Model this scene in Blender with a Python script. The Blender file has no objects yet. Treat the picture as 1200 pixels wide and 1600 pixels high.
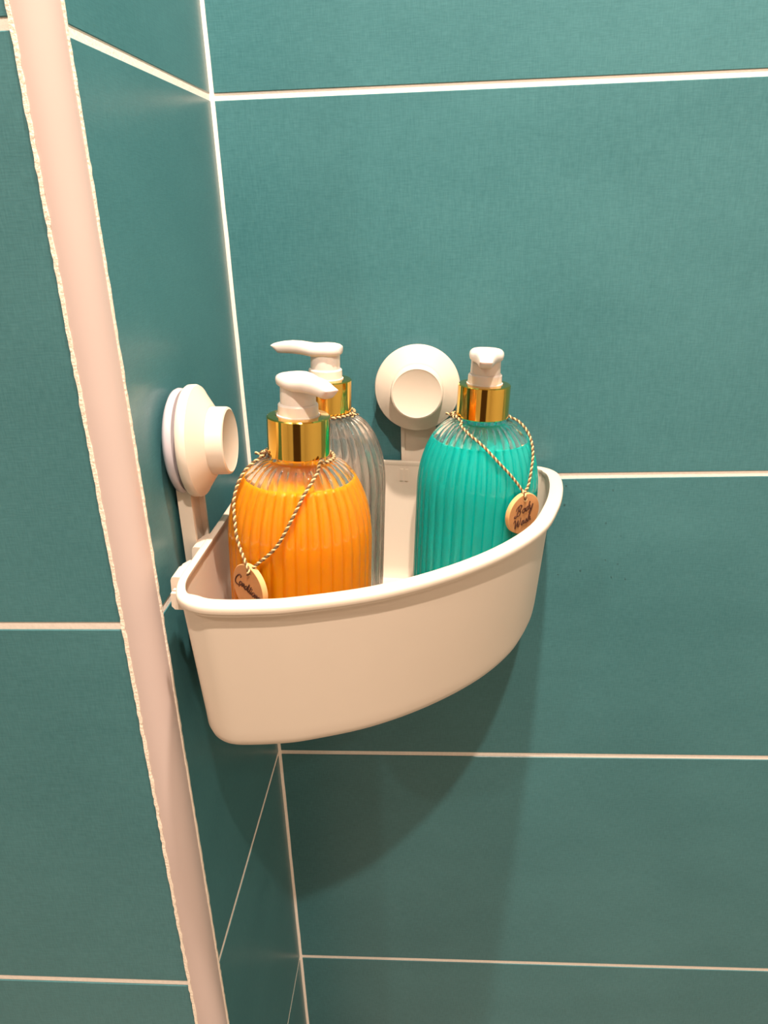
import bpy, bmesh, math, random
from mathutils import Vector, Matrix
random.seed(7)
sc = bpy.context.scene
col = sc.collection
S = 5.0 / 6.0          # working units -> metres (one tile row is 0.30 units = 0.25 m)

# ------------------------------------------------------------------ camera
CAM = Vector((0.16745, -0.67042, 0.52171))
FWD = Vector((-0.06773618, 0.9148425, -0.3980892))
RGT = Vector((0.99768747, 0.05986416, -0.03218691))
UPV = Vector((0.00561468, 0.39934883, 0.91678187))
cd = bpy.data.cameras.new('camera')
cam = bpy.data.objects.new('camera', cd)
col.objects.link(cam)
cd.sensor_fit = 'HORIZONTAL'
cd.sensor_width = 36.0
cd.lens = 1241.32 / 1200.0 * 36.0
cd.shift_y = 60.0 / 1200.0
cd.clip_start = 0.01
m = Matrix((RGT, UPV, -FWD)).transposed().to_4x4()
m.translation = CAM * S
cam.matrix_world = m
sc.camera = cam

# ------------------------------------------------------------------ world, lamps, exposure
w = bpy.data.worlds.new('world')
sc.world = w
w.use_nodes = True
bgn = w.node_tree.nodes['Background']
bgn.inputs[0].default_value = (1.0, 0.86, 0.74, 1)
bgn.inputs[1].default_value = 0.15

CEIL = 1.6
LAMP_COL = (1.0, 0.85, 0.72)
LAMPS = [(0.285, -0.40, 0.045, 14.5), (0.32, -1.12, 0.045, 10.5), (-0.55, -1.60, 0.07, 3.5), (0.95, -1.60, 0.07, 2.0)]  # last two are unseen fill lamps, added to lift the ambient light
for (x, y, d, p) in LAMPS:
    ld = bpy.data.lights.new('downlight_and_fill', 'AREA')
    ld.shape = 'DISK'
    ld.size = d * S
    ld.energy = p
    ld.color = LAMP_COL
    lo = bpy.data.objects.new('downlight_and_fill', ld)
    col.objects.link(lo)
    lo.location = Vector((x, y, CEIL - 0.012)) * S

sc.view_settings.view_transform = 'Standard'
sc.view_settings.look = 'None'
sc.view_settings.gamma = 1.0
sc.view_settings.use_curve_mapping = False
sc.view_settings.exposure = 0.74

# ------------------------------------------------------------------ materials
def lin(c):
    return tuple(((v / 255.0 + 0.055) / 1.055) ** 2.4 if v > 10 else v / 255.0 / 12.92 for v in c) + (1.0,)

def new_mat(name):
    mt = bpy.data.materials.new(name)
    mt.use_nodes = True
    nt = mt.node_tree
    return mt, nt, nt.nodes['Principled BSDF']

def simple(name, c, rough=0.5, metal=0.0, noise=0.0, nscale=60.0, bump=0.0, **kw):
    mt, nt, b = new_mat(name)
    b.inputs['Base Color'].default_value = c
    b.inputs['Roughness'].default_value = rough
    b.inputs['Metallic'].default_value = metal
    for k, v in kw.items():
        b.inputs[k.replace('_', ' ')].default_value = v
    if noise or bump:
        tc = nt.nodes.new('ShaderNodeTexCoord')
        nz = nt.nodes.new('ShaderNodeTexNoise')
        nz.inputs['Scale'].default_value = nscale
        nz.inputs['Detail'].default_value = 5
        nt.links.new(tc.outputs['Object'], nz.inputs['Vector'])
        if noise:
            mx = nt.nodes.new('ShaderNodeMix')
            mx.data_type = 'RGBA'
            mx.inputs[6].default_value = tuple(v * (1 - noise) for v in c[:3]) + (1,)
            mx.inputs[7].default_value = tuple(min(1, v * (1 + noise)) for v in c[:3]) + (1,)
            nt.links.new(nz.outputs[0], mx.inputs[0])
            nt.links.new(mx.outputs[2], b.inputs['Base Color'])
        if bump:
            bp = nt.nodes.new('ShaderNodeBump')
            bp.inputs['Strength'].default_value = bump
            bp.inputs['Distance'].default_value = 0.001
            nt.links.new(nz.outputs[0], bp.inputs['Height'])
            nt.links.new(bp.outputs[0], b.inputs['Normal'])
    return mt

def tile_material():
    mt, nt, b = new_mat('teal_woven_tile')
    N, L = nt.nodes.new, nt.links.new
    tc = N('ShaderNodeTexCoord')
    oi = N('ShaderNodeObjectInfo')
    rm = N('ShaderNodeMath'); rm.operation = 'MULTIPLY'; rm.inputs[1].default_value = 7.0
    L(oi.outputs['Random'], rm.inputs[0])
    rv = rm.outputs[0]
    def thread(scale):
        mp = N('ShaderNodeMapping')
        mp.inputs['Scale'].default_value = scale
        nz = N('ShaderNodeTexNoise')
        nz.inputs['Scale'].default_value = 1.0
        nz.inputs['Detail'].default_value = 3.0
        ad = N('ShaderNodeVectorMath'); ad.operation = 'ADD'
        L(tc.outputs['Object'], ad.inputs[0]); L(rv, ad.inputs[1])
        L(ad.outputs[0], mp.inputs['Vector'])
        L(mp.outputs[0], nz.inputs['Vector'])
        return nz.outputs[0]
    weft = thread((170, 1500, 170))
    warp = thread((1500, 150, 150))
    cloud = thread((9, 16, 9))
    def math_(op, a, bb):
        q = N('ShaderNodeMath'); q.operation = op
        for i, v in enumerate((a, bb)):
            if isinstance(v, (int, float)): q.inputs[i].default_value = v
            else: L(v, q.inputs[i])
        return q.outputs[0]
    fine = math_('ADD', math_('MULTIPLY', weft, 0.5), math_('MULTIPLY', warp, 0.5))
    tone = math_('ADD', math_('MULTIPLY', fine, 0.7), math_('MULTIPLY', cloud, 0.3))
    cr = N('ShaderNodeValToRGB')
    cr.color_ramp.elements[0].position = 0.32
    cr.color_ramp.elements[0].color = (0.038, 0.140, 0.154, 1)
    cr.color_ramp.elements[1].position = 0.68
    cr.color_ramp.elements[1].color = (0.070, 0.210, 0.228, 1)
    L(tone, cr.inputs[0])
    L(cr.outputs[0], b.inputs['Base Color'])
    b.inputs['Roughness'].default_value = 0.31
    b.inputs['Specular IOR Level'].default_value = 0.5
    bp = N('ShaderNodeBump')
    bp.inputs['Strength'].default_value = 0.10
    bp.inputs['Distance'].default_value = 0.0006
    L(fine, bp.inputs['Height'])
    L(bp.outputs[0], b.inputs['Normal'])
    return mt

def glass_material(name, tint, clear=0.55):
    """thin clear bottle wall: part passes straight on, part bends, both under one reflecting skin"""
    mt, nt, b = new_mat(name)
    N, L = nt.nodes.new, nt.links.new
    b.inputs['Base Color'].default_value = tint
    b.inputs['Roughness'].default_value = 0.02
    b.inputs['IOR'].default_value = 1.45
    b.inputs['Transmission Weight'].default_value = 1.0
    tr = N('ShaderNodeBsdfTransparent')
    tr.inputs[0].default_value = tint
    mx = N('ShaderNodeMixShader')
    mx.inputs[0].default_value = clear
    L(b.outputs[0], mx.inputs[1])
    L(tr.outputs[0], mx.inputs[2])
    L(mx.outputs[0], nt.nodes['Material Output'].inputs['Surface'])
    return mt

M = {}
M['tile'] = tile_material()
M['grout'] = simple('cream_grout', lin((244, 231, 219)), 0.85, noise=0.10, nscale=500, bump=0.25)
M['seam'] = simple('rough_grout_seam', lin((240, 224, 205)), 0.9, noise=0.12, nscale=700, bump=0.6)
M['trim'] = simple('cream_trim', lin((198, 177, 169)), 0.38, noise=0.03, nscale=30)
M['plastic'] = simple('cream_plastic', lin((222, 205, 187)), 0.40, noise=0.015, nscale=40, bump=0.02)
M['pad'] = simple('pale_suction_rubber', lin((208, 196, 200)), 0.22, **{'Transmission_Weight': 0.15})
M['pump'] = simple('white_pump_plastic', lin((222, 208, 198)), 0.32, **{'Subsurface_Weight': 0.15})
M['pump'].node_tree.nodes['Principled BSDF'].inputs['Subsurface Scale'].default_value = 0.004
M['gold'] = simple('polished_gold', (0.86, 0.56, 0.11, 1), 0.10, 1.0)
M['glass'] = glass_material('clear_bottle_wall', (0.98, 0.98, 0.97, 1), 0.07)
M['wood'] = simple('pale_plywood', lin((196, 140, 90)), 0.6, noise=0.12, nscale=180, bump=0.1)
M['edge'] = simple('plywood_edge', lin((226, 172, 112)), 0.65, noise=0.08, nscale=260)
M['burn'] = simple('burnt_lettering', lin((78, 42, 22)), 0.85, noise=0.1, nscale=300)
M['twine_a'] = simple('cream_twine', lin((212, 184, 134)), 0.8, noise=0.1, nscale=800)
M['twine_b'] = simple('brown_twine', lin((104, 74, 42)), 0.8, noise=0.1, nscale=800)
M['paint'] = simple('warm_white_paint', lin((205, 192, 178)), 0.8, noise=0.02, nscale=20)
M['floor'] = simple('grey_floor_tile', lin((196, 186, 174)), 0.5, noise=0.08, nscale=8)
M['door'] = simple('added_dark_brown_door', lin((62, 40, 30)), 0.45, noise=0.15, nscale=12)
M['chrome'] = simple('brushed_chrome', (0.7, 0.7, 0.7, 1), 0.25, 1.0)

def liquid(name, c, rough, trans, sub, scale, ior=1.35):
    mt, nt, b = new_mat(name)
    b.inputs['Base Color'].default_value = c
    b.inputs['Roughness'].default_value = rough
    b.inputs['Transmission Weight'].default_value = trans
    b.inputs['IOR'].default_value = ior
    b.inputs['Subsurface Weight'].default_value = sub
    b.inputs['Subsurface Radius'].default_value = (1.0, 0.6, 0.3) if c[0] > c[1] else (0.2, 0.9, 0.9)
    b.inputs['Subsurface Scale'].default_value = scale
    return mt
M['orange'] = liquid('orange_conditioner', (1.0, 0.35, 0.003, 1), 0.15, 0.0, 0.6, 0.012)
M['teal'] = liquid('turquoise_wash', (0.0, 0.78, 0.70, 1), 0.08, 0.35, 0.4, 0.012)
M['clear'] = glass_material('clear_shampoo', (0.98, 0.93, 0.90, 1), 0.5)
M['clear'].node_tree.nodes['Principled BSDF'].inputs['Transmission Weight'].default_value = 0.88
M['clear'].node_tree.nodes['Principled BSDF'].inputs['IOR'].default_value = 1.2

# ------------------------------------------------------------------ helpers
def obj(name, verts, faces, mat, parent=None, smooth=False, world=False, edge_split=None):
    """verts in working units; local to parent unless world=True"""
    me = bpy.data.meshes.new(name)
    me.from_pydata([tuple(Vector(v) * S) for v in verts], [], faces)
    mats = mat if isinstance(mat, (list, tuple)) else [mat]
    for k in mats:
        me.materials.append(M[k])
    bm = bmesh.new(); bm.from_mesh(me)
    bmesh.ops.recalc_face_normals(bm, faces=bm.faces)
    bm.to_mesh(me); bm.free()
    if smooth:
        me.polygons.foreach_set('use_smooth', [True] * len(me.polygons))
        me.set_sharp_from_angle(angle=math.radians(edge_split or 40))
    me.update()
    o = bpy.data.objects.new(name, me)
    col.objects.link(o)
    if parent is not None:
        o.parent = parent
        if world:
            o.matrix_parent_inverse = world_matrix(parent).inverted()
    return o

def world_matrix(o):
    mm = Matrix.LocRotScale(o.location, o.rotation_euler, o.scale)
    if o.parent:
        return world_matrix(o.parent) @ o.matrix_parent_inverse @ mm
    return mm

def empty(name, loc, rot=(0, 0, 0)):
    e = bpy.data.objects.new(name, None)
    e.empty_display_size = 0.02
    col.objects.link(e)
    e.location = Vector(loc) * S
    e.rotation_euler = rot
    return e

def tag(o, label, cat, group=None):
    o['label'] = label; o['category'] = cat
    if group: o['group'] = group
    return o

def struct(o):
    o['kind'] = 'structure'
    return o

def box(x0, x1, y0, y1, z0, z1):
    v = [(x, y, z) for z in (z0, z1) for y in (y0, y1) for x in (x0, x1)]
    f = [(0, 1, 3, 2), (4, 6, 7, 5), (0, 4, 5, 1), (2, 3, 7, 6), (0, 2, 6, 4), (1, 5, 7, 3)]
    return v, f

def merge(*parts):
    V, F = [], []
    for v, f in parts:
        k = len(V); V += list(v); F += [tuple(i + k for i in q) for q in f]
    return V, F

def lathe(profile, seg=64, axis='z', origin=(0, 0, 0), cap=True):
    """profile: (distance along axis, radius)"""
    ox, oy, oz = origin
    V, F = [], []
    for (d, r) in profile:
        for k in range(seg):
            a = 2 * math.pi * k / seg
            c, s = r * math.cos(a), r * math.sin(a)
            if axis == 'z': V.append((ox + c, oy + s, oz + d))
            elif axis == 'x': V.append((ox + d, oy + c, oz + s))
            else: V.append((ox + c, oy - d, oz + s))
    n = len(profile)
    for i in range(n - 1):
        for k in range(seg):
            k2 = (k + 1) % seg
            F.append((i * seg + k, i * seg + k2, (i + 1) * seg + k2, (i + 1) * seg + k))
    if cap:
        F.append(tuple(range(seg)))
        F.append(tuple(range((n - 1) * seg, n * seg)))
    return V, F

def catmull(pts, n=8, closed=False):
    P = [Vector(p) for p in pts]
    out = []
    m_ = len(P)
    rng = range(m_) if closed else range(m_ - 1)
    for i in rng:
        if closed:
            p0, p1, p2, p3 = P[i - 1], P[i], P[(i + 1) % m_], P[(i + 2) % m_]
        else:
            p1, p2 = P[i], P[i + 1]
            p0 = P[i - 1] if i else p1 * 2 - p2
            p3 = P[i + 2] if i + 2 < m_ else p2 * 2 - p1
        for k in range(n):
            t = k / n
            out.append(0.5 * ((2 * p1) + (p2 - p0) * t + (2 * p0 - 5 * p1 + 4 * p2 - p3) * t * t + (3 * p1 - p0 - 3 * p2 + p3) * t ** 3))
    if not closed: out.append(P[-1].copy())
    return out

def frames(path, closed=False):
    T = []
    n = len(path)
    for i in range(n):
        a = path[i - 1] if (i or closed) else path[0]
        b = path[(i + 1) % n] if (i < n - 1 or closed) else path[-1]
        T.append((b - a).normalized())
    nrm = T[0].orthogonal().normalized()
    res = []
    for t in T:
        nrm = (nrm - t * nrm.dot(t)).normalized()
        res.append((t, nrm, t.cross(nrm)))
    return res

def tube(path, r, seg=6, closed=False, rfun=None):
    fr = frames(path, closed)
    V, F = [], []
    n = len(path)
    for i, (p, (t, a, b)) in enumerate(zip(path, fr)):
        rr = rfun(i / max(1, n - 1)) * r if rfun else r
        for k in range(seg):
            g = 2 * math.pi * k / seg
            V.append(p + a * (rr * math.cos(g)) + b * (rr * math.sin(g)))
    for i in range(n if closed else n - 1):
        j = (i + 1) % n
        for k in range(seg):
            k2 = (k + 1) % seg
            F.append((i * seg + k, i * seg + k2, j * seg + k2, j * seg + k))
    if not closed:
        F.append(tuple(range(seg))); F.append(tuple(range((n - 1) * seg, n * seg)))
    return V, F

def resample(path, step):
    out = [path[0].copy()]
    acc = 0.0
    for a, b in zip(path, path[1:]):
        L_ = (b - a).length
        if L_ < 1e-9: continue
        pos = step - acc
        while pos <= L_:
            out.append(a.lerp(b, pos / L_)); pos += step
        acc = L_ - (pos - step)
    out.append(path[-1].copy())
    return out

def rope(name, path, r, parent, pitch=0.0042):
    """two twisted strands, one cream and one brown"""
    path = resample(path, 0.00045)
    fr = frames(path)
    V, F, mi = [], [], []
    for s in (0, 1):
        strand = []
        dist = 0.0
        for i, (p, (t, a, b)) in enumerate(zip(path, fr)):
            if i: dist += (p - path[i - 1]).length
            g = 2 * math.pi * dist / pitch + math.pi * s
            strand.append(p + a * (r * 0.5 * math.cos(g)) + b * (r * 0.5 * math.sin(g)))
        v, f = tube(strand, r * 0.62, 6)
        k = len(V); V += v; F += [tuple(i + k for i in q) for q in f]; mi += [s] * len(f)
    o = obj(name, V, F, ['twine_a', 'twine_b'], parent, True, edge_split=80)
    return o, mi

def set_mats(o, mi):
    o.data.polygons.foreach_set('material_index', mi)
    o.data.update()

# ------------------------------------------------------------------ room: tiled walls
D, T = 0.2542, 0.01627           # depth of the return wall, radius of the corner trim
GAP, REC, BEV = 0.0050, 0.0009, 0.0004
ROWS = [(-1.2 + 0.3 * k, -0.9 + 0.3 * k) for k in range(9)]
ROWS.append((1.5, CEIL))

_cache = {}
def tile(parent, wdt, hgt, place):
    """one tile, face at local z=0, bevelled edge; shared mesh per size; place = 4x4 matrix (units)"""
    key = (round(wdt, 4), round(hgt, 4))
    if key not in _cache:
        a, b = wdt / 2, hgt / 2
        V, F = [], []
        for (i, z) in ((0, -REC - 0.001), (0, -BEV), (BEV, 0.0)):
            V += [(-a + i, -b + i, z), (a - i, -b + i, z), (a - i, b - i, z), (-a + i, b - i, z)]
        for l in (0, 4):
            for k in range(4):
                F.append((l + k, l + (k + 1) % 4, l + 4 + (k + 1) % 4, l + 4 + k))
        F.append((8, 9, 10, 11)); F.append((3, 2, 1, 0))
        o = obj('tile', V, F, 'tile', parent)
        _cache[key] = o
    else:
        o = _cache[key].copy(); col.objects.link(o); o.parent = parent
    mm = place.copy(); mm.translation = mm.translation * S
    o.matrix_basis = mm
    return o

def face_matrix(center, right, normal):
    r = Vector(right); n = Vector(normal); u = n.cross(r)
    mm = Matrix((r, u, n)).transposed().to_4x4()
    mm.translation = Vector(center)
    return mm

wall_back = struct(obj('wall_back', *box(-0.06, 1.3, REC, 0.08, -1.3, CEIL), 'grout'))
for (z0, z1) in ROWS:
    for (x0, x1) in ((0.0018, 0.6), (0.6, 1.2), (1.2, 1.3)):
        g0 = 0 if x0 < 0.01 else GAP / 2
        a, b = x0 + g0, x1 - GAP / 2
        tile(wall_back, b - a, z1 - z0 - GAP, face_matrix(((a + b) / 2, 0, (z0 + z1) / 2), (1, 0, 0), (0, -1, 0)))
wall_left = struct(obj('wall_left', *box(-0.055, -0.0004, -D - 0.002, REC + 0.001, -1.3, CEIL), 'grout'))
for (z0, z1) in ROWS:
    a, b = 0.0018, D - 0.0022
    tile(wall_left, b - a, z1 - z0 - GAP, face_matrix((0, -(a + b) / 2, (z0 + z1) / 2), (0, 1, 0), (1, 0, 0)))
YF = -D - T
wall_left_front = struct(obj('wall_left_front', *box(-1.2, -T + 0.001, YF + REC, YF + 0.06, -1.3, CEIL), 'grout'))
for (z0, z1) in ROWS:
    for (x1, x0) in ((-T - 0.0022, -T - 0.6), (-T - 0.6, -1.2)):
        b = x1 - (0 if x1 > -0.1 else GAP / 2)
        a = x0 + GAP / 2
        tile(wall_left_front, b - a, z1 - z0 - GAP, face_matrix(((a + b) / 2, YF, (z0 + z1) / 2), (1, 0, 0), (0, -1, 0)))
# flush grout bead down the inside corner
bead = [Vector((0.0002, -0.0002, z)) for z in (-1.3, CEIL)]
zs = [-1.3 + i * (CEIL + 1.3) / 140 for i in range(141)]
V, F = [], []
for z in zs:
    j = random.uniform(-0.0002, 0.0002)
    V += [(-0.002, 0.002, z), (-0.002, -0.0026 + j, z), (0.0004, -0.0026 + j, z), (0.0012, -0.0012, z), (0.0026 + j, -0.0004, z), (0.0026 + j, 0.002, z)]
for i in range(len(zs) - 1):
    for k in range(6):
        k2 = (k + 1) % 6
        F.append((i * 6 + k, i * 6 + k2, (i + 1) * 6 + k2, (i + 1) * 6 + k))
obj('corner_grout', V, F, 'grout', wall_back, True)

# quarter-round corner trim with a rough grout seam on both sides
V, F = [], []
NA = 16
for z in (-1.3, CEIL):
    for k in range(NA + 1):
        a = -math.pi / 2 * (1 - k / NA)
        # from front-wall side (angle -90deg) to return-wall side (angle 0)
        V.append((-T + T * math.cos(a), -D + T * math.sin(a), z))
    V.append((-T * 0.9, -D + 0.0005, z))
n1 = NA + 2
for k in range(n1):
    k2 = (k + 1) % n1
    F.append((k, k2, n1 + k2, n1 + k))
F.append(tuple(range(n1))); F.append(tuple(range(n1, 2 * n1)))
trim = struct(obj('trim_1', V, F, 'trim', None, True))
def seam(center, hw, along, nrm):
    V, F = [], []
    n_ = 620
    c0, al, nn = Vector(center), Vector(along), Vector(nrm)
    for i in range(n_ + 1):
        z = -1.0 + i * 2.3 / n_
        l = hw + random.uniform(-0.00045, 0.00045)
        r_ = hw + random.uniform(-0.00045, 0.00045)
        p = c0 + Vector((0, 0, z))
        hgt = 0.0005 + random.uniform(0, 0.0004)
        for (s, q) in ((-l, -0.001), (-l * 0.7, hgt), (r_ * 0.7, hgt), (r_, -0.001)):
            V.append(p + al * s + nn * q)
    for i in range(n_):
        for k in range(4):
            k2 = (k + 1) % 4
            F.append((i * 4 + k, i * 4 + k2, i * 4 + 4 + k2, i * 4 + 4 + k))
    return obj('grout_seam', V, F, 'seam', trim, True, edge_split=70)
seam((0, -D + 0.0012, 0), 0.0013, (0, -1, 0), (1, 0, 0))
seam((-T - 0.0010, YF, 0), 0.0013, (1, 0, 0), (0, -1, 0))

# rest of the bathroom behind and beside the camera
struct(obj('wall_right', *box(1.3, 1.38, -2.3, 0.08, -1.3, CEIL), 'paint'))
struct(obj('wall_left_far', *box(-1.28, -1.2, -2.3, YF + 0.06, -1.3, CEIL), 'paint'))
struct(obj('wall_front', *box(-1.28, 1.38, -2.38, -2.3, -1.3, CEIL), 'paint'))
struct(obj('ceiling', *box(-1.28, 1.38, -2.38, 0.08, CEIL, CEIL + 0.06), 'paint'))
struct(obj('floor', *box(-1.28, 1.38, -2.38, 0.08, -1.36, -1.3), 'floor'))
door = struct(obj('reflection_door_1', *box(-0.35, 0.65, -2.3, -2.26, -1.3, 1.15), 'door'))  # unseen, added so the gold collars have something dark to reflect
obj('reflection_door_panel', *merge(box(-0.22, 0.52, -2.265, -2.252, 0.0, 1.0), box(-0.22, 0.52, -2.265, -2.252, -1.1, -0.15)), 'door', door)
for i, (x, y, d, p) in enumerate(LAMPS):
    v, f = lathe([(0.0, d / 2 + 0.001), (-0.006, d / 2 + 0.004), (-0.010, d / 2 + 0.016), (-0.004, d / 2 + 0.024), (0.0, d / 2 + 0.026)], 32, 'z', (0, 0, 0), False)
    o = obj('ceiling_downlight_and_fill', v, f, 'chrome', None, True)
    o.location = Vector((x, y, CEIL)) * S
    tag(o, 'chrome-ringed downlight in the white ceiling, ' + ['right above the shower caddy', 'between the caddy and the added brown door', 'unseen, added as fill light over the tiled side', 'unseen, added as fill light over the painted side'][i], 'light', 'ceiling downlights')

# ------------------------------------------------------------------ corner caddy (hangs a little crooked)
TILT = math.atan(0.056)
NV = Vector((math.sin(TILT), 0, math.cos(TILT)))
EX = Vector((math.cos(TILT), 0, -math.sin(TILT)))
P0 = Vector((0.12, 0, 0.320))                 # on the rim plane
def loc(u, v, h):                             # caddy coordinates -> working units in the room
    return P0 + NV * h + EX * (u - 0.12) + Vector((0, -v, 0))
HB = -0.112
caddy = empty('corner_shower_caddy', loc(0.12, 0.12, HB), (0, TILT, 0))
tag(caddy, 'cream plastic corner shower caddy hanging in the tiled corner by two suction cups', 'shower caddy')
def cl(u, v, h):
    return (u - 0.12, -(v - 0.12), h - HB)

outline = [(0.0158, 0.10), (0.0158, 0.17), (0.0156, 0.235), (0.0160, 0.260), (0.0195, 0.2765), (0.0245, 0.2852), (0.0335, 0.2912), (0.0460, 0.2930),
           (0.068, 0.2905), (0.090, 0.2850), (0.1338, 0.2660), (0.1750, 0.2365), (0.2130, 0.1975), (0.2419, 0.1530), (0.2580, 0.1074),
           (0.2665, 0.070), (0.2695, 0.0400), (0.2675, 0.0230), (0.2600, 0.0130), (0.2460, 0.0090), (0.20, 0.0085), (0.13, 0.0085), (0.075, 0.0088),
           (0.044, 0.0120), (0.0192, 0.0370), (0.0160, 0.060)]
OUT = [Vector((p.x, p.y)) for p in catmull([(a, b, 0) for a, b in outline], 6, True)]
outline_b = [(0.0205, 0.10), (0.0205, 0.17), (0.0208, 0.228), (0.0222, 0.246), (0.0268, 0.2590), (0.0330, 0.2668), (0.0420, 0.2718), (0.0530, 0.2722),
             (0.074, 0.2690), (0.094, 0.2630), (0.132, 0.2455), (0.169, 0.2185), (0.2040, 0.1825), (0.2305, 0.1420), (0.2465, 0.1010),
             (0.2545, 0.068), (0.2565, 0.0430), (0.2545, 0.0300), (0.2475, 0.0210), (0.2340, 0.0175), (0.20, 0.0165), (0.13, 0.0165), (0.078, 0.0168),
             (0.048, 0.0190), (0.0240, 0.0420), (0.0208, 0.066)]
OUT_B = [Vector((p.x, p.y)) for p in catmull([(a, b, 0) for a, b in outline_b], 6, True)]
def front(nr):
    f = max(0.0, min(1.0, (nr.x + nr.y) * 0.8 + 0.75))
    return f * f * (3 - 2 * f)
def inset(poly, d_):
    n_ = len(poly); res = []
    for i in range(n_):
        t_ = (poly[(i + 1) % n_] - poly[i - 1]).normalized()
        nr = Vector((-t_.y, t_.x))
        if nr.dot(poly[i] - Vector((0.11, 0.12))) < 0: nr = -nr
        dd = d_ if not isinstance(d_, tuple) else d_[0] + (d_[1] - d_[0]) * front(nr)
        res.append(poly[i] - nr * dd)
    return res
OUT_T = inset(OUT, (0.0022, 0.0078))
def rings(levels):
    V, F = [], []
    n_ = len(OUT)
    for lv_ in levels:
        if len(lv_) == 2:
            pts, h = inset(OUT, lv_[0]), lv_[1]
        else:
            k, d_, h = lv_                      # blend top->bottom, then inset
            pts = inset([a.lerp(b, k) for a, b in zip(OUT_T, OUT_B)], d_)
        V += [cl(p.x, p.y, h) for p in pts]
    for i in range(len(levels) - 1):
        for k in range(n_):
            k2 = (k + 1) % n_
            F.append((i * n_ + k, i * n_ + k2, (i + 1) * n_ + k2, (i + 1) * n_ + k))
    return V, F, n_
th = 0.0021
lv = [(0, 0, -0.0012), (0, 0, -0.009), (1, 0, -0.097), (1, 0.0006, -0.1035), (1, 0.0026, -0.1085), (1, 0.0060, -0.1113), (1, 0.0095, -0.112)]
li = [(1, 0.0095, -0.1085), (1, 0.0050, -0.1075), (1, 0.0028, -0.103), (1, th, -0.096), (0, th, -0.009), (0, th, -0.0012)]
V, F, n_ = rings(lv)
F.append(tuple(range((len(lv) - 1) * n_, len(lv) * n_)))
V2, F2, _ = rings(li)
F2.append(tuple(range(n_)))
k = len(V)
F += [tuple(i + k for i in q) for q in F2]
for i in range(n_):
    i2 = (i + 1) % n_
    F.append((i, i2, k + (len(li) - 1) * n_ + i2, k + (len(li) - 1) * n_ + i))
V += V2
obj('basket', V, F, 'plastic', caddy, True, edge_split=50)
# rolled rim
rl = [((0.0022, 0.0078), -0.0072), ((0.0010, 0.0022), -0.0071), ((0.0009, 0.0019), -0.0048), ((0.0002, 0.0003), -0.0046), (0.0, -0.0040), (0.0, -0.0014), ((0.0004, 0.0005), -0.0004),
      ((0.0010, 0.0013), 0.0), ((0.0040, 0.0098), 0.0), ((0.0048, 0.0106), -0.0004), ((0.0050, 0.0109), -0.0030)]
V, F, n_ = rings(rl)
for i in range(n_):
    i2 = (i + 1) % n_
    F.append((i, i2, (len(rl) - 1) * n_ + i2, (len(rl) - 1) * n_ + i))
rim = obj('rim', V, F, 'plastic', caddy, True, edge_split=50)
# clip brackets behind the rim (two toward the return wall, two toward the back wall)
def bracket(side, s, wd):
    """s: middle of the bracket along the wall; a flat clip flush with the rim that steps down on the wall side"""
    k_ = 1.0 if side == 'l' else 0.72
    def at(d_, e, h): return cl(d_ * k_, s + e, h) if side == 'l' else cl(s + e, d_ * k_, h)
    prof = [(0.0180, -0.0006), (0.0118, -0.0006), (0.0108, -0.0012), (0.0102, -0.0028), (0.0102, -0.0120), (0.0110, -0.0140), (0.0180, -0.0140)]
    n2 = len(prof)
    V = []
    # plan: the back end is cut at a slant in two steps
    for e, sh in ((wd, 0.0), (-wd * 0.25, 0.0), (-wd * 0.30, 0.0009), (-wd * 0.62, 0.0009), (-wd, 0.0030)):
        V += [at(d_ + (sh if d_ < 0.0175 else 0), e, h) for (d_, h) in prof]
    F = []
    for i in range(4):
        F += [(i * n2 + k, i * n2 + (k + 1) % n2, (i + 1) * n2 + (k + 1) % n2, (i + 1) * n2 + k) for k in range(n2)]
    F += [tuple(range(n2)), tuple(range(4 * n2, 5 * n2))]
    parts = [(V, F)]
    for e in (wd + 0.0035, wd + 0.0080):           # small guide ribs beyond the clip
        v = [at(d_, e + q, h) for q in (-0.0013, 0.0013) for (d_, h) in ((0.0200, -0.0066), (0.0128, -0.0066), (0.0128, -0.0150), (0.0146, -0.0170), (0.0200, -0.0170))]
        parts.append((v, [(k, (k + 1) % 5, 5 + (k + 1) % 5, 5 + k) for k in range(5)] + [tuple(range(5)), tuple(range(5, 10))]))
    V, F = merge(*parts)
    return obj('bracket', V, F, 'plastic', caddy, True, edge_split=35)
bracket('l', 0.2445, 0.0125); bracket('l', 0.2010, 0.0115)
bracket('b', 0.1240, 0.0095); bracket('b', 0.1800, 0.0095)

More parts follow.
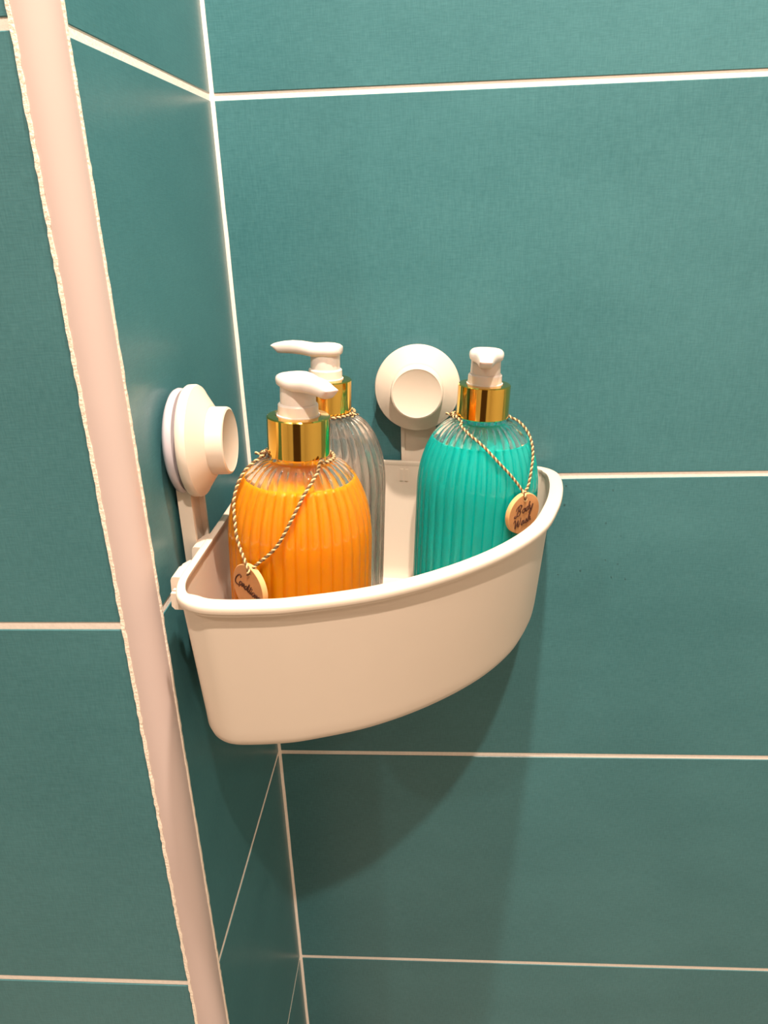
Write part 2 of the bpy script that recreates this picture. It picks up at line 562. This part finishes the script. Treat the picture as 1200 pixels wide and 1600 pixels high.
# ---- suction cups: part of the caddy, pressed on the walls
def suction(axis, c, d_arm, arm_bot):
    """axis 'y': on the back wall, 'x': on the return wall.  c = (along, z)"""
    along, z0 = c
    org = (along, 0, z0) if axis == 'y' else (0, along, z0)
    hz = [(0.0118, 0.0330), (0.0121, 0.0346), (0.0130, 0.0352), (0.0168, 0.0353), (0.0182, 0.0346), (0.0186, 0.0336), (0.0258, 0.0232), (0.0262, 0.0214)]
    V, F = lathe(hz, 72, axis, org)
    cup = obj('suction_cup', V, F, 'plastic', caddy, True, True, 35)
    kb = [(0.0250, 0.0214), (0.0352, 0.0212), (0.0364, 0.0208), (0.0370, 0.0196), (0.0366, 0.0188)]
    obj('knob', *lathe(kb, 64, axis, org), 'plastic', cup, True, True, 35)
    pd = [(0.0004, 0.0210), (0.0025, 0.0290), (0.0045, 0.0326), (0.0060, 0.0333), (0.0080, 0.0330), (0.0092, 0.0322), (0.0096, 0.0270), (0.0122, 0.0265)]
    obj('suction_pad', *lathe(pd, 72, axis, org), 'pad', cup, True, True, 50)
    # arm: channel with two raised edges reaching down behind the rim
    a0, a1 = along - 0.0150, along + 0.0150
    d0, d1 = d_arm
    def bx(p0, p1, q0, q1, z_0, z_1):
        return box(p0, p1, -q1, -q0, z_0, z_1) if axis == 'y' else box(q0, q1, p0, p1, z_0, z_1)
    dm = d0 + (d1 - d0) * 0.6
    V, F = merge(bx(a0, a1, d0, dm, arm_bot, z0 - 0.018), bx(a0, a0 + 0.0032, dm, d1, arm_bot, z0 - 0.018), bx(a1 - 0.0032, a1, dm, d1, arm_bot, z0 - 0.018),
                 bx(a0 + 0.004, a1 - 0.004, dm, 0.0160, z0 - 0.030, z0 - 0.016))
    obj('arm', V, F, 'plastic', cup, False, True)
    return cup
suction('y', (0.1513, 0.3827), (0.0016, 0.0062), 0.300)
suction('x', (-0.1885, 0.3885), (0.0024, 0.0112), 0.300)

# ------------------------------------------------------------------ pump bottles
FL = -0.1083
RB, RG = 0.0478, 0.0199
H_SH, G0, G1 = 0.106, 0.1642, 0.1890
def prof_r(h):
    if h <= H_SH: return RB
    s = min(1.0, (h - H_SH) / (0.1615 - H_SH))
    return 0.0180 + (RB - 0.0180) * math.sqrt(max(0.0, 1 - s ** 2.0))
RIBS = 36
def ribbed(levels, seg=RIBS * 8):
    """levels: (h, r, rib depth)"""
    V, F = [], []
    for (h, r, amp) in levels:
        for k in range(seg):
            a = 2 * math.pi * k / seg
            c = abs(math.cos(a * RIBS / 2))         # rounded flutes with sharp valleys
            rr = r - amp * (1 - c ** 0.7)
            V.append((rr * math.cos(a), rr * math.sin(a), h))
    n_ = len(levels)
    for i in range(n_ - 1):
        for k in range(seg):
            k2 = (k + 1) % seg
            F.append((i * seg + k, i * seg + k2, (i + 1) * seg + k2, (i + 1) * seg + k))
    F.append(tuple(range(seg))); F.append(tuple(range((n_ - 1) * seg, n_ * seg)))
    return V, F
def body_levels(inset, top, amp, bottom):
    lv_ = [(bottom, RB - 0.010 - inset, 0.0), (bottom + 0.0006, RB - 0.005 - inset, 0.0), (bottom + 0.003, RB - 0.0018 - inset, amp * 0.4), (bottom + 0.007, RB - inset, amp)]
    lv_ += [(h, RB - inset, amp) for h in (0.03, 0.06, 0.085)]
    hs = [H_SH - 0.004 + (0.1612 - H_SH + 0.004) * math.sin(i / 22 * math.pi / 2) for i in range(23)]
    for h in hs:
        if h > top: break
        r = prof_r(h)
        lv_.append((h, r - inset, amp * min(1.0, r / RB + 0.12) * (1.0 + 0.5 * min(1.0, max(0.0, (h - 0.12) / 0.03))) * (1.0 if h < 0.1595 else 0.3)))
    if top < 0.16:
        r = prof_r(top)
        lv_.append((top, r - inset, amp * 0.8))
        lv_.append((top, r - inset - 0.004, 0.0))
    return lv_

def pump_head(ang):
    """saucer cap with a curved beak; built along +x then turned"""
    sec = []   # (x, half width, z underside, z top, top crown)
    data = [(-0.0126, 0.0040, 0.2088, 0.2126), (-0.0120, 0.0070, 0.2076, 0.2136), (-0.0095, 0.0105, 0.2068, 0.2146), (-0.0050, 0.0126, 0.2062, 0.2152), (0.0000, 0.0130, 0.2058, 0.2152),
            (0.0050, 0.0126, 0.2056, 0.2147), (0.0090, 0.0117, 0.2056, 0.2145), (0.0130, 0.0104, 0.2060, 0.2149), (0.0190, 0.0086, 0.2065, 0.2157), (0.0260, 0.0070, 0.2067, 0.2158),
            (0.0320, 0.0059, 0.2065, 0.2151), (0.0360, 0.0052, 0.2064, 0.2143), (0.0385, 0.0048, 0.2086, 0.2136), (0.0405, 0.0044, 0.2106, 0.2129), (0.0412, 0.0042, 0.2114, 0.2124)]
    V, F = [], []
    seg = 20
    ca, sa = math.cos(ang), math.sin(ang)
    for (x, hw, z0, z1) in data:
        for k in range(seg):
            g = 2 * math.pi * k / seg
            cy, sz = math.cos(g), math.sin(g)
            ey_ = math.copysign(abs(cy) ** 0.6, cy); ez_ = math.copysign(abs(sz) ** 0.75, sz)
            y = hw * ey_
            z = (z0 + z1) / 2 + (z1 - z0) / 2 * ez_
            V.append((x * ca - y * sa, x * sa + y * ca, z))
    n_ = len(data)
    for i in range(n_ - 1):
        for k in range(seg):
            k2 = (k + 1) % seg
            F.append((i * seg + k, i * seg + k2, (i + 1) * seg + k2, (i + 1) * seg + k))
    F.append(tuple(range(seg))); F.append(tuple(range((n_ - 1) * seg, n_ * seg)))
    return V, F

def bottle(u, v, liq, level, ang, label):
    e = empty('pump_bottle', loc(u, v, FL), (0, TILT, 0))
    tag(e, label, 'bottle', 'ribbed pump bottles in the caddy')
    amp = 0.0020
    outer = body_levels(0.0, 0.2, amp, 0.0)
    inner = body_levels(0.0026, 0.2, 0.0, 0.0030)
    Vo, Fo = ribbed(outer + inner[::-1])
    gl = obj('bottle_body', Vo, Fo, 'glass', e, True, edge_split=75)
    obj('liquid', *ribbed(body_levels(0.0022 if liq == 'clear' else 0.0011, level, amp * (0.4 if liq == 'clear' else 0.62), 0.0027 if liq == 'clear' else 0.0015)), liq, e, True, edge_split=75)
    obj('collar', *lathe([(G0 - 0.0004, 0.0150), (G0, RG - 0.0004), (G0 + 0.0005, RG), (G1 - 0.0007, RG), (G1, RG - 0.0008), (G1 + 0.0002, 0.0142), (G1 - 0.0015, 0.0138)], 96), 'gold', e, True, edge_split=30)
    pm = obj('pump', *lathe([(G1 - 0.001, 0.0137), (G1 + 0.0008, 0.0137), (G1 + 0.0010, 0.0128), (G1 + 0.0068, 0.0126), (G1 + 0.0076, 0.0120), (G1 + 0.0078, 0.0112), (0.2075, 0.0110), (0.2090, 0.0105)], 48), 'pump', e, True, edge_split=30)
    obj('nozzle', *pump_head(ang), 'pump', pm, True, edge_split=60)
    return e
R = math.radians
b_orange = bottle(0.0760, 0.1842, 'orange', 0.1490, R(-52), 'ribbed pump bottle of opaque orange conditioner with gold collar')
b_clear = bottle(0.0785, 0.0700, 'clear', 0.1510, R(173), 'ribbed pump bottle of colourless liquid with gold collar, behind the orange one')
b_blue = bottle(0.1988, 0.0680, 'teal', 0.1470, R(-94), 'ribbed pump bottle of bright turquoise body wash with gold collar')

# ------------------------------------------------------------------ wooden tags on twine
GL = {  # script letters: strokes on baseline 0, x-height 1
 'B': ([[(0.55, 2.1), (0.35, 1.2), (0.05, 0.1), (-0.35, -0.25), (-0.6, 0.05), (-0.3, 0.35)], [(-0.25, 1.35), (0.0, 1.95), (0.7, 2.35), (1.25, 2.1), (1.1, 1.45), (0.5, 1.1), (1.05, 0.75), (1.0, 0.15), (0.45, -0.15), (0.1, 0.0)]], 1.55),
 'W': ([[(-0.2, 1.6), (0.15, 2.1), (0.35, 1.5), (0.3, 0.6), (0.35, 0.0), (0.75, 0.9), (1.05, 1.7), (1.05, 0.7), (1.15, 0.0), (1.6, 0.9), (1.85, 2.0)]], 1.95),
 'C': ([[(1.3, 1.75), (1.35, 2.25), (0.95, 2.45), (0.4, 1.9), (0.1, 0.9), (0.2, 0.0), (0.75, -0.4), (1.35, -0.3), (1.7, -0.65)]], 1.35),
 'o': ([[(0.55, 1.0), (0.15, 0.8), (0.1, 0.25), (0.4, 0.0), (0.75, 0.3), (0.7, 0.85), (0.45, 0.95), (0.8, 0.75), (1.05, 0.85)]], 0.95),
 'd': ([[(0.75, 0.9), (0.35, 0.95), (0.05, 0.4), (0.25, 0.0), (0.65, 0.35), (0.95, 1.3), (1.1, 2.0), (0.85, 0.9), (0.8, 0.15), (1.1, 0.1)]], 1.05),
 'y': ([[(0.0, 0.85), (0.2, 0.95), (0.15, 0.3), (0.4, 0.05), (0.75, 0.5), (0.95, 0.95), (0.75, 0.1), (0.45, -0.75), (0.1, -0.85), (0.2, -0.4), (0.9, 0.1)]], 1.0),
 'a': ([[(0.75, 0.85), (0.4, 0.95), (0.08, 0.4), (0.25, 0.0), (0.6, 0.3), (0.85, 0.9), (0.75, 0.2), (0.95, 0.05), (1.15, 0.3)]], 1.0),
 's': ([[(0.0, 0.1), (0.35, 0.6), (0.55, 1.05), (0.5, 0.75), (0.75, 0.4), (0.55, 0.0), (0.2, 0.1), (0.6, 0.05), (0.95, 0.3)]], 0.85),
 'h': ([[(0.0, 0.1), (0.45, 1.2), (0.6, 1.95), (0.4, 1.9), (0.2, 0.8), (0.1, 0.0), (0.35, 0.7), (0.65, 0.95), (0.7, 0.5), (0.7, 0.1), (1.0, 0.2)]], 0.95),
 'n': ([[(0.0, 0.75), (0.15, 0.95), (0.12, 0.5), (0.05, 0.0), (0.3, 0.7), (0.55, 0.95), (0.62, 0.5), (0.6, 0.1), (0.85, 0.15)]], 0.85),
 'i': ([[(0.1, 0.95), (0.08, 0.3), (0.2, 0.0), (0.45, 0.3)], [(0.2, 1.4), (0.24, 1.5)]], 0.42),
 't': ([[(0.3, 1.8), (0.15, 0.8), (0.15, 0.15), (0.35, 0.0), (0.55, 0.3)], [(-0.1, 1.2), (0.55, 1.3)]], 0.52),
 'e': ([[(0.05, 0.4), (0.45, 0.55), (0.55, 0.9), (0.3, 0.95), (0.08, 0.45), (0.25, 0.0), (0.65, 0.3)]], 0.62),
 'r': ([[(0.05, 0.7), (0.2, 1.05), (0.35, 0.9), (0.5, 0.85), (0.4, 0.3), (0.5, 0.0), (0.75, 0.3)]], 0.7),
}
def word(text, width, xh, center, rot):
    """flat script strokes in tag-face coordinates"""
    adv = sum(GL[c][1] for c in text)
    kx = width / adv
    ky = xh
    strokes = []
    x = -adv / 2
    cr, sr = math.cos(rot), math.sin(rot)
    for c in text:
        for st in GL[c][0]:
            pts = []
            for (px, py) in st:
                X = (x + px) * kx + py * ky * 0.22
                Y = py * ky
                pts.append(Vector((center[0] + X * cr - Y * sr, center[1] + X * sr + Y * cr, 0)))
            strokes.append(catmull(pts, 5))
        x += GL[c][1]
    return strokes
def clear_of_bottle(path, gap=0.0017):
    """push a twine path out of the bottle skin (bottle coordinates)"""
    for p in path:
        r = math.hypot(p.x, p.y)
        for hh in (p.z - 0.001, p.z, p.z + 0.001):
            base = prof_r(hh) if hh < 0.1612 else RG
            sl = min(3.0, abs(prof_r(min(hh, 0.1605) + 0.0005) - prof_r(min(hh, 0.1605) - 0.0005)) / 0.001)
            need = base + gap * (1 + 0.35 * sl) if hh < 0.1612 else base + gap
            if hh < 0.1900 and r < need and r > 1e-6:
                k = need / r
                p.x *= k; p.y *= k; r = need
    return path
TR, TT = 0.0160, 0.0036
def wooden_tag(bot, ang, h, r, lean, roll, lines, rope_paths, label, knot, face=None):
    """disc hanging against the bottle; ang/h/r in bottle coordinates"""
    e = empty('wooden_name_tag', (0, 0, 0))
    e.location = bot.location.copy(); e.rotation_euler = bot.rotation_euler
    tag(e, label, 'tag', 'wooden tags on twine')
    a = R(ang)
    fa = R(face if face is not None else ang)
    nr = Vector((math.cos(fa), math.sin(fa), 0))
    up = (Vector((0, 0, 1)) + nr * lean).normalized()
    nr = (nr - up * nr.dot(up)).normalized()
    rt = up.cross(nr)
    rt, up = rt * math.cos(roll) + up * math.sin(roll), up * math.cos(roll) - rt * math.sin(roll)
    c0 = Vector((r * math.cos(a), r * math.sin(a), h))
    def P(x, y, z): return c0 + rt * x + up * y + nr * z
    # disc with a drilled hole near the top
    hr, hy = 0.0011, TR * 0.70
    seg = 64
    V, F, mi = [], [], []
    prof = [(TR, 0.0), (TR, TT - 0.0004), (TR - 0.0004, TT)]
    for (rr, z) in prof:
        for k in range(seg):
            g = 2 * math.pi * k / seg
            V.append(P(rr * math.cos(g), rr * math.sin(g), z))
    for i in range(2):
        for k in range(seg):
            k2 = (k + 1) % seg
            F.append((i * seg + k, i * seg + k2, (i + 1) * seg + k2, (i + 1) * seg + k)); mi.append(1)
    base = len(V)
    for z in (0.0, TT):
        for k in range(seg):
            g = 2 * math.pi * k / seg
            V.append(P(hr * math.cos(g), hy + hr * math.sin(g), z))
    for k in range(seg):
        k2 = (k + 1) % seg
        F.append((2 * seg + k, 2 * seg + k2, base + seg + k2, base + seg + k)); mi.append(0)
        F.append((k, k2, base + k2, base + k)); mi.append(0)
        F.append((base + k, base + k2, base + seg + k2, base + seg + k)); mi.append(1)
    o = obj('disc', V, F, ['wood', 'edge'], e, True, edge_split=30)
    set_mats(o, mi)
    if lines:
        V, F = [], []
        for (txt, wd, xh, cc, rot) in lines:
            for st in word(txt, wd, xh, cc, rot):
                pth = [P(q.x * TR, q.y * TR, TT + 0.00002) for q in st]
                v, f = tube(pth, 0.00052, 5, rfun=lambda t: 0.65 + 0.5 * math.sin(math.pi * t))
                V, F = merge((V, F), (v, f))
        obj('lettering', V, F, 'burn', e, True, edge_split=80)
    hole_f = P(0, hy, TT + 0.0009)
    hole_t = P(0, TR * 1.02, TT * 0.5)
    V, F, mi = [], [], []
    full = []
    for pts in rope_paths:
        q = [Vector((rr * math.cos(R(aa)), rr * math.sin(R(aa)), hh)) for (aa, hh, rr) in pts]
        full.append(q)
    if full:
        left, right = full
        path = clear_of_bottle(catmull(left + [P(-0.0006, TR * 0.98, TT + 0.0008), hole_f, P(0, hy - 0.0004, TT * 0.4)], 10))
        o, mi = rope('twine', path, 0.00102, e); set_mats(o, mi)
        path = clear_of_bottle(catmull(right + [P(0.0012, TR * 1.04, TT * 0.4), P(0.0006, TR * 0.97, -0.0004)], 10))
        o, mi = rope('twine', path, 0.00102, e); set_mats(o, mi)
    # loop round the neck below the collar
    ring = [Vector((0.0224 * math.cos(R(g)), 0.0224 * math.sin(R(g)), 0.1632 + 0.0010 * math.cos(R(g - knot[0])))) for g in range(int(knot[1]), int(knot[2]) + 1, 8)]
    o, mi = rope('neck_loop', clear_of_bottle(ring), 0.00105, e); set_mats(o, mi)
    # knot and loose end
    ka = R(knot[0])
    kc = Vector((0.0228 * math.cos(ka), 0.0228 * math.sin(ka), 0.1640))
    kp = []
    for i in range(26):
        g = i / 25 * 4 * math.pi
        kp.append(kc + Vector((0.0012 * math.cos(g) * math.cos(ka) - 0.0014 * math.sin(g * 1.5) * math.sin(ka), 0.0012 * math.cos(g) * math.sin(ka) + 0.0014 * math.sin(g * 1.5) * math.cos(ka), 0.0014 * math.sin(g))))
    kp.append(kc + Vector((math.cos(ka), math.sin(ka), 0.15)) * 0.0050)
    o, mi = rope('knot', catmull(kp, 3), 0.0009, e); set_mats(o, mi)
    return e

wooden_tag(b_blue, -50.2, 0.1012, 0.0492, 0.03, 0.10,
           [('Body', 1.05, 0.20, (0.02, 0.10), 0.16), ('Wash', 1.10, 0.20, (-0.10, -0.52), 0.16)],
           [[(-165, 0.1660, 0.0214), (-135, 0.1625, 0.0222), (-110, 0.1580, 0.0290), (-91, 0.1515, 0.0352), (-76, 0.1415, 0.0417), (-61.5, 0.1295, 0.0466), (-52, 0.1195, 0.0492)],
            [(20, 0.1640, 0.0214), (0, 0.1600, 0.0275), (-12, 0.1530, 0.0345), (-23.5, 0.1440, 0.0405), (-35, 0.1330, 0.0455), (-43, 0.1215, 0.0490)]],
           'round wooden tag lettered Body Wash, hanging on twine from the turquoise bottle', (175, 20, 196))
wooden_tag(b_orange, -118, 0.0895, 0.0505, 0.02, -0.22,
           [('Conditioner', 1.72, 0.19, (0.02, -0.12), -0.02)],
           [[(-160, 0.1670, 0.0214), (-159, 0.1600, 0.0275), (-157, 0.1530, 0.0348), (-151, 0.1414, 0.0423), (-140, 0.1281, 0.0470), (-132, 0.1150, 0.0493)],
            [(-40, 0.1655, 0.0213), (-56, 0.1610, 0.0262), (-68, 0.1560, 0.0315), (-79, 0.1476, 0.0390), (-89, 0.1335, 0.0454), (-99, 0.1185, 0.0489)]],
           'round wooden tag lettered Conditioner, hanging on twine from the orange bottle', (-170, -40, 202), -132)
wooden_tag(b_clear, -150, 0.0960, 0.0490, 0.02, 0.05, None,
           [[(-178, 0.1660, 0.0214), (-174, 0.1590, 0.0285), (-168, 0.1480, 0.0385), (-160, 0.1330, 0.0456), (-155, 0.1190, 0.0492)],
            [(-100, 0.1660, 0.0214), (-110, 0.1590, 0.0285), (-122, 0.1480, 0.0385), (-134, 0.1330, 0.0456), (-142, 0.1180, 0.0492)]],
           'wooden tag on twine tied round the neck of the colourless bottle', (-20, -102, 184))

# ------------------------------------------------------------------ a few water droplets on the back wall
V, F = [], []
for i in range(16):
    x, z = random.uniform(0.272, 0.345), random.uniform(0.20, 0.293)
    r = random.uniform(0.0004, 0.0009)
    v, f = lathe([(0.0, r), (r * 0.35, r * 0.88), (r * 0.6, r * 0.5), (r * 0.68, r * 0.1)], 10, 'y', (x, 0.00005, z))
    V, F = merge((V, F), (v, f))
dr = obj('water_droplets', V, F, 'glass', None, True, edge_split=80)
dr['kind'] = 'stuff'
tag(dr, 'tiny clear water droplets on the teal tile beside the caddy', 'droplets')
